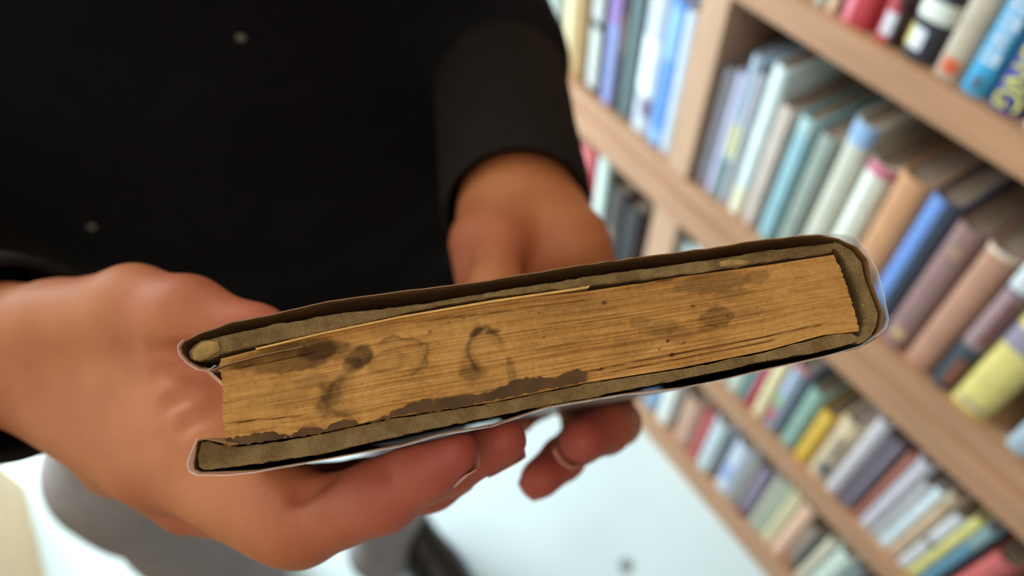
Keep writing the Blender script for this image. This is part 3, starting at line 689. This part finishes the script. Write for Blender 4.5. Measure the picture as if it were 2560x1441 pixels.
def surface_nets(Fv, org, h):
    nx, ny, nz = Fv.shape
    acc = np.zeros((nx - 1, ny - 1, nz - 1, 3)); cnt = np.zeros((nx - 1, ny - 1, nz - 1))
    C = [(i, j, k) for i in (0, 1) for j in (0, 1) for k in (0, 1)]
    sl = lambda c: Fv[c[0]:nx - 1 + c[0], c[1]:ny - 1 + c[1], c[2]:nz - 1 + c[2]]
    for a in C:
        for ax in range(3):
            if a[ax] == 0:
                b = list(a); b[ax] = 1
                fa, fb = sl(a), sl(b); x = (fa < 0) != (fb < 0)
                t = np.where(x, fa / np.where(fa == fb, 1, fa - fb), 0)
                for q in range(3): acc[..., q] += np.where(x, a[q] + (t if q == ax else 0), 0)
                cnt += x
    act = cnt > 0
    ids = np.full(act.shape, -1); ids[act] = np.arange(act.sum())
    V = (np.argwhere(act) + acc[act] / cnt[act][:, None]) * h + org
    Q = []
    ins = Fv < 0
    for ax in range(3):
        o1, o2 = (ax + 1) % 3, (ax + 2) % 3
        lo = [slice(None)] * 3; hi = [slice(None)] * 3
        lo[ax] = slice(0, -1); hi[ax] = slice(1, None)
        ch = ins[tuple(lo)] != ins[tuple(hi)]
        E = np.argwhere(ch); E = E[(E[:, o1] > 0) & (E[:, o2] > 0) & (E[:, o1] < Fv.shape[o1] - 1) & (E[:, o2] < Fv.shape[o2] - 1)]
        s = ins[tuple(lo)][tuple(E.T)]
        def cell(d1, d2):
            q = E.copy(); q[:, o1] += d1; q[:, o2] += d2; return ids[tuple(q.T)]
        f = np.stack([cell(-1, -1), cell(0, -1), cell(0, 0), cell(-1, 0)], 1)
        f[~s] = f[~s][:, ::-1]
        Q.append(f)
    return V, np.vstack(Q)

def chain(Fv, Pg, L, k):
    """L: (px, py, depth, radius) joints"""
    J = [(cp(*q[:3]), q[3]) for q in L]
    for (a, ra), (b, rb) in zip(J, J[1:]):
        d = sd_cone(Pg, a, b, ra, rb); Fv = d if Fv is None else smin(Fv, d, k)
    return Fv
def book_solid(Pg):
    q = Pg - HB_O
    u, v, w_ = q @ ud, q @ vd, q @ wd
    u0, u1 = bk(474, 1000)[0], bk(2205, 780)[0]
    vt = np.interp(u, *zip(*[(p[0], p[1]) for p in bks([(455, 868), (683, 785), (1007, 728), (1482, 660), (2044, 590), (2200, 600)])]))
    vb = np.interp(u, *zip(*[(p[0], p[1]) for p in bks([(470, 1190), (646, 1182), (1007, 1118), (1367, 1026), (1700, 976), (2150, 874)])]))
    return np.maximum.reduce([u0 - u, u - u1, v - vt, vb - v, -0.004 - w_, w_ - HB_LEN - 0.0015]) 

# right hand of the person (on the left of the picture) ------------
RH = dict(
    forearm=[(-430, 800, .385, .031), (-150, 862, .312, .0262), (-10, 884, .279, .0245)],
    thumb=[(40, 860, .274, .022), (150, 835, .264, .019), (335, 768, .248, .0136), (470, 786, .239, .0118), (640, 842, .231, .0092), (705, 866, .229, .0080)],
    index=[(0, 900, .279, .019), (420, 1130, .248, .0160), (755, 1308, .218, .0122), (955, 1240, .205, .0100), (1065, 1170, .200, .0087), (1132, 1130, .197, .0069)],
    middle=[(10, 915, .285, .0175), (300, 1128, .264, .0135), (480, 1240, .256, .0125), (690, 1290, .240, .0115), (930, 1250, .229, .0096), (1120, 1165, .224, .0086), (1256, 1102, .221, .0074)],
    ring=[(300, 1150, .272, .014), (700, 1262, .262, .0110), (960, 1250, .248, .0092), (1080, 1212, .242, .0082), (1142, 1184, .240, .0072)],
    little=[(300, 1120, .285, .013), (690, 1225, .283, .0098), (900, 1205, .272, .0082), (1000, 1172, .268, .0068)])
Pg, org = grid((-0.30, -0.100, 0.185), (0.012, 0.030, 0.335), 0.0017)
Fh = chain(None, Pg, RH['forearm'], 0.01)
Fh = smin(Fh, chain(None, Pg, RH['thumb'], 0.006), 0.012)
Fh = smin(Fh, chain(None, Pg, RH['index'], 0.004), 0.010)
Fh = smin(Fh, sd_tri(Pg, cp(110, 900, .272), cp(425, 850, .245), cp(690, 1262, .222), 0.0128), 0.012)
Fh = smin(Fh, sd_tri(Pg, cp(110, 915, .275), cp(400, 1160, .252), cp(560, 1050, .238), 0.0140), 0.012)
Fm = chain(None, Pg, RH['middle'], 0.004)
Fh = smin(Fh, Fm, 0.005)
Fh = smin(Fh, chain(None, Pg, RH['ring'], 0.004), 0.004)
Fh = smin(Fh, chain(None, Pg, RH['little'], 0.004), 0.004)
# skin folds of the web between thumb and index, and the joint creases
for q in ([(385, 878, .2270, .0015), (465, 884, .2268, .0025), (550, 895, .2272, .0036)], [(392, 932, .2272, .0014), (470, 924, .2267, .0030), (555, 935, .2274, .0045)],
          [(415, 1014, .2240, .0011), (480, 981, .2231, .0020), (550, 965, .2250, .0030)], [(455, 1068, .2197, .0010), (510, 1032, .2202, .0016), (560, 1005, .2226, .0026)]):
    Fh = smax(Fh, -chain(None, Pg, q, 0.002), 0.0042)
for q in ([(955, 1160, .196, .0008), (975, 1195, .1945, .0004)],):
    Fh = smax(Fh, -chain(None, Pg, q, 0.002), 0.004)
Fh = smax(Fh, -chain(None, Pg, [(575, 915, .2135, .0100), (592, 1000, .2110, .0100)], 0.01), 0.012)
Fh = smax(Fh, -chain(None, Pg, [(800, 1180, .207, .0045), (752, 1238, .2065, .0024)], 0.002), 0.004)
Fh = smax(Fh, -book_solid(Pg), 0.0015)
V1, Q1 = surface_nets(Fh, org, 0.0017)
# left hand of the person (behind the book) -------------------------
LH = dict(
    forearm=[(1222, 120, .640, .042), (1280, 430, .440, .0310), (1294, 520, .398, .0285)],
    back=[(1294, 520, .400, .0280), (1325, 630, .388, .0320), (1350, 700, .402, .0270)],
    left=[(1268, 500, .402, .020), (1222, 610, .368, .0182), (1228, 690, .362, .0160), (1260, 790, .385, .0150)],
    right=[(1345, 490, .400, .0195), (1432, 615, .374, .0180), (1470, 690, .380, .0155)],
    thumb=[(1300, 510, .388, .0150), (1252, 608, .354, .0128), (1236, 715, .328, .0112), (1238, 800, .308, .0092)],
    f1=[(1430, 640, .395, .015), (1500, 760, .405, .0120), (1530, 1000, .396, .0108), (1545, 1058, .345, .0105), (1512, 1072, .300, .0103), (1452, 1104, .277, .0086)],
    f2=[(1390, 640, .400, .015), (1440, 770, .408, .0120), (1445, 1020, .400, .0105), (1455, 1092, .352, .0098), (1408, 1146, .318, .0092), (1350, 1197, .302, .0083)],
    f3=[(1340, 640, .405, .015), (1370, 780, .410, .0118), (1350, 1000, .400, .0100), (1290, 1042, .375, .0088), (1250, 1040, .360, .0078)],
    f4=[(1300, 640, .405, .015), (1300, 790, .410, .0110), (1270, 960, .400, .0090), (1210, 1010, .385, .0076)])
Pg2, org2 = grid((-0.055, -0.125, 0.250), (0.095, 0.150, 0.520), 0.0021)
Fl = chain(None, Pg2, LH['forearm'], 0.01)
Fl = smin(Fl, chain(None, Pg2, LH['back'], 0.01), 0.015)
Fl = smin(Fl, chain(None, Pg2, LH['left'], 0.008), 0.012)
Fl = smin(Fl, chain(None, Pg2, LH['right'], 0.008), 0.010)
Fl = smin(Fl, chain(None, Pg2, LH['thumb'], 0.006), 0.007)
for k in ('f1', 'f2', 'f3', 'f4'): Fl = smin(Fl, chain(None, Pg2, LH[k], 0.004), 0.0035)
Fl = smax(Fl, -book_solid(Pg2), 0.0015)
V2, Q2 = surface_nets(Fl, org2, 0.0021)
VH = np.vstack([cam2world(V1), cam2world(V2)]); QH = np.vstack([Q1[:, ::-1], Q2[:, ::-1] + len(V1)])

# the rest of the body (inside the clothes): arms, trunk, neck, head
def wchain(Fv, Pg, L, k, sc=(1, 1, 1)):
    sc = np.array(sc, float)
    for a, b in zip(L, L[1:]):
        d = sd_cone(Pg * sc, np.array(a[:3]) * sc, np.array(b[:3]) * sc, a[3], b[3]); Fv = d if Fv is None else smin(Fv, d, k)
    return Fv
wr_r = cam2world(cp(-150, 862, .312)); wr_l = cam2world(cp(1290, 380, .455))
SH_R, SH_L = (-0.475, 0.52, 1.36), (-0.125, 0.52, 1.36)
EL_R, EL_L = (-0.50, 0.33, 1.11), (-0.025, 0.545, 1.135)
Pb, orgb = grid((-0.62, 0.10, 0.62), (0.10, 0.72, 1.82), 0.012)
Fb = wchain(None, Pb, [(-0.30, 0.55, 0.78, 0.145), (-0.30, 0.55, 1.10, 0.15), (-0.30, 0.55, 1.30, 0.16)], 0.05, (1, 1.45, 1))
Fb = smin(Fb, wchain(None, Pb, [SH_R + (0.06,), SH_L + (0.06,)], 0.05), 0.05)
Fb = smin(Fb, wchain(None, Pb, [SH_R + (0.055,), EL_R + (0.042,), tuple(wr_r) + (0.028,)], 0.02), 0.02)
Fb = smin(Fb, wchain(None, Pb, [SH_L + (0.055,), EL_L + (0.042,), tuple(wr_l) + (0.032,)], 0.02), 0.02)
Fb = smin(Fb, wchain(None, Pb, [(-0.30, 0.53, 1.38, 0.058), (-0.30, 0.50, 1.50, 0.055)], 0.03), 0.04)
Fb = smin(Fb, wchain(None, Pb, [(-0.30, 0.49, 1.64, 0.078), (-0.30, 0.46, 1.57, 0.060), (-0.30, 0.44, 1.53, 0.042)], 0.03), 0.025)
for q in ([(-0.30, 0.395, 1.60, 0.010), (-0.30, 0.378, 1.575, 0.013)], [(-0.378, 0.50, 1.61, 0.014), (-0.380, 0.50, 1.58, 0.010)], [(-0.222, 0.50, 1.61, 0.014), (-0.220, 0.50, 1.58, 0.010)]):
    Fb = smin(Fb, wchain(None, Pb, q, 0.01), 0.012)
for x in (-0.332, -0.268): Fb = smax(Fb, -wchain(None, Pb, [(x, 0.395, 1.615, 0.012), (x + 0.001, 0.395, 1.615, 0.012)], 0.01), 0.01)
V3, Q3 = surface_nets(Fb, orgb, 0.012)
NH = len(VH)
VA = np.vstack([VH, V3]); QA = np.vstack([QH, Q3 + NH])

skin_m = bpy.data.materials.new('skin'); skin_m.use_nodes = True
def build_skin(m):
    nt = m.node_tree; N = nt.nodes; L = nt.links; b = N['Principled BSDF']
    tc = N.new('ShaderNodeTexCoord')
    nz = N.new('ShaderNodeTexNoise'); nz.inputs['Scale'].default_value = 38; nz.inputs['Detail'].default_value = 4
    L.new(tc.outputs['Object'], nz.inputs['Vector'])
    rp = N.new('ShaderNodeValToRGB'); e = rp.color_ramp.elements
    e[0].position, e[1].position = 0.3, 0.7
    e[0].color = lin((172, 99, 60)) + (1,); e[1].color = lin((187, 116, 71)) + (1,)
    L.new(nz.outputs['Fac'], rp.inputs['Fac'])
    at = N.new('ShaderNodeAttribute'); at.attribute_name = 'flush'
    mx = N.new('ShaderNodeMix'); mx.data_type = 'RGBA'; mx.inputs['B'].default_value = lin((172, 82, 68)) + (1,)
    L.new(at.outputs['Fac'], mx.inputs['Factor']); L.new(rp.outputs['Color'], mx.inputs['A']); L.new(mx.outputs['Result'], b.inputs['Base Color'])
    b.inputs['Roughness'].default_value = 0.55; b.inputs['Specular IOR Level'].default_value = 0.35
    b.inputs['Subsurface Weight'].default_value = 0.12; b.inputs['Subsurface Radius'].default_value = (1.0, 0.35, 0.2); b.inputs['Subsurface Scale'].default_value = 0.004
    fi = N.new('ShaderNodeTexNoise'); fi.inputs['Scale'].default_value = 520; fi.inputs['Detail'].default_value = 3
    L.new(tc.outputs['Object'], fi.inputs['Vector'])
    bp = N.new('ShaderNodeBump'); bp.inputs['Strength'].default_value = 0.25; bp.inputs['Distance'].default_value = 0.0006
    L.new(fi.outputs['Fac'], bp.inputs['Height']); L.new(bp.outputs['Normal'], b.inputs['Normal'])
build_skin(skin_m)
person = empty('person', (-0.30, 0.55, 0))
tag(person, 'person in black sweatshirt and grey trousers holding an old book with both hands', 'person')
PL = np.array([-0.30, 0.55, 0])
body = pydata('body', VA - PL, [tuple(int(x) for x in f) for f in QA], skin_m, person, True)
flush = np.zeros(len(VA))
for q, r, s in (((1140, 1130, .197), .03, 1.0), ((1010, 1210, .203), .035, .8), ((1256, 1102, .221), .03, 1.0), ((1140, 1190, .24), .025, 1.0), ((860, 1290, .212), .03, .45), ((755, 1330, .215), .018, .35),
                ((450, 720, .24), .02, .35), ((640, 830, .23), .025, .6), ((500, 930, .226), .018, .45), ((1450, 1104, .277), .05, 1.0), ((1350, 1197, .30), .045, 1.0),
                ((1250, 640, .35), .03, .4), ((1160, 640, .36), .03, .5), ((480, 1270, .256), .03, .5)):
    d = np.linalg.norm(VA - cam2world(cp(*q)), axis=1); flush = np.maximum(flush, s * np.clip(1.2 - d / r, 0, 1))
a = body.data.attributes.new('flush', 'FLOAT', 'POINT'); a.data.foreach_set('value', flush.astype(np.float32))

# finger nails
nail_m = mat('finger_nail', (200, 138, 118), 0.35, 0.05, 60, coat=0.3)
def nail(a, b, ra, rb, dors, t0=0.35, t1=1.0, half=50, over=1.03):
    a, b = cp(*a), cp(*b); ax = (b - a) / np.linalg.norm(b - a)
    dn = np.array(dors, float); dn -= ax * (dn @ ax); dn /= np.linalg.norm(dn); sd = np.cross(ax, dn)
    n, k = 9, 11; V = []
    ln = np.linalg.norm(b - a)
    for lay in (0.0, 0.0005):
        for i in range(n):
            t = i / (n - 1); tt_ = t0 + (t1 - t0) * t
            wd2 = half * (1 - 0.35 * max(0, t - 0.75) / 0.25) * (0.75 + 0.25 * min(1, t / 0.25))
            for j in range(k):
                th = math.radians(-wd2 + 2 * wd2 * j / (k - 1)); r = (ra + (rb - ra) * min(tt_, 1)) * over + lay
                V.append(a + ax * ln * tt_ + (dn * math.cos(th) + sd * math.sin(th)) * r)
    F = []; I = lambda l, i, j: l * n * k + i * k + j
    for i in range(n - 1):
        for j in range(k - 1):
            F.append((I(1, i, j), I(1, i + 1, j), I(1, i + 1, j + 1), I(1, i, j + 1))); F.append((I(0, i, j), I(0, i, j + 1), I(0, i + 1, j + 1), I(0, i + 1, j)))
    for i in range(n - 1):
        for j in (0, k - 1): F.append((I(0, i, j), I(0, i + 1, j), I(1, i + 1, j), I(1, i, j)))
    for j in range(k - 1):
        for i in (0, n - 1): F.append((I(0, i, j), I(0, i, j + 1), I(1, i, j + 1), I(1, i, j)))
    W_ = cam2world(np.array(V)) - PL
    return pydata('fingernail', W_, F, nail_m, body, True)
nail((1065, 1170, .200), (1132, 1130, .197), .0087, .0069, (0.50, -0.80, 0.55), 0.2, 1.35)
nail((1120, 1165, .224), (1256, 1102, .221), .0086, .0074, (0.35, -0.75, 0.75), 0.5, 1.2)
nail((1512, 1072, .300), (1452, 1104, .277), .0103, .0086, (-0.45, -0.75, 0.5), 0.35, 1.25)
nail((1408, 1146, .318), (1350, 1197, .302), .0092, .0083, (-0.3, -0.6, 0.9), 0.4, 1.2)

# ------------------------------------------------------------------ clothes
knit_m = mat('black_sweat_cloth', (20, 18, 19), 0.95, 0.18, 60, bump=0.3, bscale=400, spec=0.1)
rib_m = mat('black_rib_knit', (34, 29, 25), 0.95, 0.15, 80, bump=0.3, bscale=500, spec=0.1)
Ps, orgs = grid((-0.66, 0.06, 0.60), (0.12, 0.78, 1.48), 0.011)
Fs = wchain(None, Ps, [(-0.265, 0.55, 0.70, 0.235), (-0.275, 0.54, 1.05, 0.232), (-0.30, 0.55, 1.28, 0.205)], 0.05, (1, 1.5, 1))
Fs = smin(Fs, wchain(None, Ps, [(-0.38, 0.55, 0.70, 0.20), (-0.38, 0.54, 1.15, 0.20)], 0.05, (1, 1.5, 1)), 0.05)
Fs = smin(Fs, wchain(None, Ps, [SH_R + (0.085,), SH_L + (0.085,)], 0.05), 0.05)
cuffR0 = cam2world(cp(-260, 838, .345)); cuffL0 = cam2world(cp(1248, 165, .550))
Fs = smin(Fs, wchain(None, Ps, [SH_R + (0.082,), EL_R + (0.068,), tuple(cuffR0) + (0.052,)], 0.03), 0.03)
Fs = smin(Fs, wchain(None, Ps, [SH_L + (0.080,), EL_L + (0.064,), tuple(cuffL0) + (0.0520,)], 0.03), 0.03)
X, Y, Zc = Ps[..., 0], Ps[..., 1], Ps[..., 2]
Fs += 0.004 * np.sin(38 * Zc + 9 * X + 3 * np.sin(14 * X)) * np.sin(20 * X + 4 * Zc) + 0.003 * np.sin(60 * Zc - 22 * Y)
Fs = smax(Fs, 0.665 - Zc, 0.01)
Fs = smax(Fs, -wchain(None, Ps, [(-0.30, 0.53, 1.40, 0.064), (-0.30, 0.50, 1.50, 0.066)], 0.01), 0.01)
Vs_, Qs = surface_nets(Fs, orgs, 0.011)
sw = pydata('sweatshirt', Vs_ - PL, [tuple(int(x) for x in f) for f in Qs], knit_m, person, True)
def cuff(p0, p1, r0, r1, flare):
    p0, p1 = np.array(p0), np.array(p1); ax = p1 - p0; ln = np.linalg.norm(ax); ax /= ln
    s1 = np.cross(ax, (0, 0, 1.0)); s1 /= np.linalg.norm(s1); s2 = np.cross(ax, s1)
    prof = [(-0.012, r0 * 0.90), (0.0, r0), (0.15, r0 * flare), (0.5, (r0 + r1) / 2 * flare), (0.85, r1 * 1.02), (0.97, r1), (1.0, r1 - 0.0015), (0.99, r1 - 0.0035), (0.85, r1 - 0.0045), (0.3, r0 - 0.006)]
    k = 120; V = []; F = []
    for t, r in prof:
        for i in range(k):
            th = 2 * math.pi * i / k; rr = r + (0.0006 if i % 2 else -0.0004) * (0.02 < t < 0.95)
            V.append(p0 + ax * ln * t + (s1 * math.cos(th) + s2 * math.sin(th)) * rr)
    for a_ in range(len(prof) - 1):
        for i in range(k): F.append((a_ * k + i, a_ * k + (i + 1) % k, (a_ + 1) * k + (i + 1) % k, (a_ + 1) * k + i))
    return pydata('cuff', np.array(V) - PL, F, rib_m, sw, True)
cuff(cam2world(cp(-190, 850, .330)), cam2world(cp(42, 902, .2745)), 0.046, 0.0395, 1.0)
cuff(cam2world(cp(1250, 215, .525)), cam2world(cp(1294, 535, .392)), 0.0480, 0.0410, 0.98)
lint_m = mat('lint', (120, 112, 100), 0.9, 0.1)
for px, py in ((603, 95), (230, 568)):
    r = cam2world(cp(px, py, 1.0)) - np.array([0, 0, CAM_H])
    # nearest cloth vertex along this ray
    d = (Vs_ - np.array([0, 0, CAM_H])); tpr = d @ r / (r @ r); off = np.linalg.norm(d - tpr[:, None] * r, axis=1)
    cand = np.where(off < 0.012)[0]; i = cand[np.argmin(tpr[cand])]
    bm = bmesh.new(); bmesh.ops.create_icosphere(bm, subdivisions=2, radius=0.0028)
    for v in bm.verts: v.co = Vector((v.co.x * 1.2, v.co.y * 0.7, v.co.z * 0.8 + 0.0006 * math.sin(9 * v.co.x * 1000)))
    o = from_bm('lint_speck', bm, lint_m, sw, True); o.location = Vector(np.array([0, 0, CAM_H]) + r * tpr[i] * 0.997 - PL)
# hair (out of the picture, caps the head)
bm = bmesh.new(); bmesh.ops.create_uvsphere(bm, u_segments=24, v_segments=16, radius=0.092)
for v in list(bm.verts):
    if v.co.z < -0.005 and v.co.y < 0.03: v.co.z = -0.005 + (v.co.z + 0.005) * 0.1
for v in bm.verts: v.co *= 1 + 0.03 * math.sin(31 * v.co.x * 10) * math.sin(27 * v.co.y * 10)
o = from_bm('hair', bm, mat('brown_hair', (60, 42, 30), 0.6, 0.2, 90), person, True); o.location = (0.0, -0.05, 1.665)

trou_m = mat('grey_trouser_cloth', (166, 160, 162), 0.9, 0.10, 40, bump=0.3, bscale=500, spec=0.15)
Pt, orgt = grid((-0.74, 0.30, 0.02), (0.0, 0.80, 0.96), 0.011)
Ft = wchain(None, Pt, [(-0.42, 0.57, 0.84, 0.115), (-0.57, 0.47, 0.48, 0.098), (-0.545, 0.47, 0.05, 0.112)], 0.05)
Ft = smin(Ft, wchain(None, Pt, [(-0.22, 0.60, 0.84, 0.112), (-0.155, 0.60, 0.42, 0.072), (-0.235, 0.55, 0.19, 0.062), (-0.258, 0.505, 0.04, 0.068)], 0.05), 0.04)
Ft = smin(Ft, wchain(None, Pt, [(-0.40, 0.57, 0.86, 0.14), (-0.22, 0.57, 0.86, 0.14)], 0.05), 0.06)
X, Y, Zc = Pt[..., 0], Pt[..., 1], Pt[..., 2]
Ft += 0.005 * np.sin(30 * Zc + 14 * X + 9 * Y) * np.sin(17 * Zc - 8 * X)
Ft = smax(Ft, 0.028 - Zc, 0.01); Ft = smax(Ft, Zc - 0.93, 0.01)
Vt, Qt = surface_nets(Ft, orgt, 0.011)
pydata('trousers', Vt - PL, [tuple(int(x) for x in f) for f in Qt], trou_m, person, True)
# shoes: upper (with collar and toe) and sole
shoe_m = mat('black_shoe_leather', (26, 24, 26), 0.4, 0.2, 60, bump=0.2, bscale=300)
sole_m = mat('slate_blue_sole', (124, 140, 172), 0.6, 0.1, 60)
lace_m = mat('dark_lace', (52, 52, 58), 0.8, 0.1)
def shoe(x, y, ang):
    P0, og = grid((-0.07, -0.20, 0.0), (0.07, 0.13, 0.14), 0.005)
    Fv = wchain(None, P0, [(0.004, -0.135, 0.040, 0.040), (0.0, -0.05, 0.045, 0.044), (0, 0.06, 0.05, 0.038)], 0.03)
    Fv = smin(Fv, wchain(None, P0, [(0, -0.02, 0.07, 0.030), (0, 0.06, 0.105, 0.040)], 0.03), 0.03)
    Fv = smax(Fv, 0.018 - P0[..., 2], 0.004); Fv = smax(Fv, -wchain(None, P0, [(0, 0.055, 0.11, 0.028), (0, 0.055, 0.2, 0.03)], 0.01), 0.006)
    V, Q = surface_nets(Fv, og, 0.005)
    t = empty('shoe', (x - PL[0], y - PL[1], 0.0005), ang); t.parent = person
    pydata('upper', V, [tuple(int(q) for q in f) for f in Q], shoe_m, t, True)
    out = []
    for i in range(28):
        th = 2 * math.pi * i / 28; yy = -0.045 + 0.142 * math.sin(th)
        wv = 0.056 * abs(math.cos(th)) ** 0.75 * (1.0 if yy < -0.03 else 0.88) * (1 if math.cos(th) > 0 else -1)
        out.append((wv, yy))
    prism('sole', out, 0.0, 0.022, sole_m, t)
    for i in range(4):
        bm = bmesh.new(); bmesh.ops.create_cone(bm, segments=8, radius1=0.0028, radius2=0.0028, depth=0.05, cap_ends=True, matrix=Matrix.Translation((0, -0.045 + i * 0.02, 0.090 + i * 0.005)) @ Matrix.Rotation(math.pi / 2, 4, 'Y'))
        from_bm('lace', bm, lace_m, t, True)
    return t
shoe(-0.172, 0.500, 0.65)
shoe(-0.50, 0.36, -0.1)
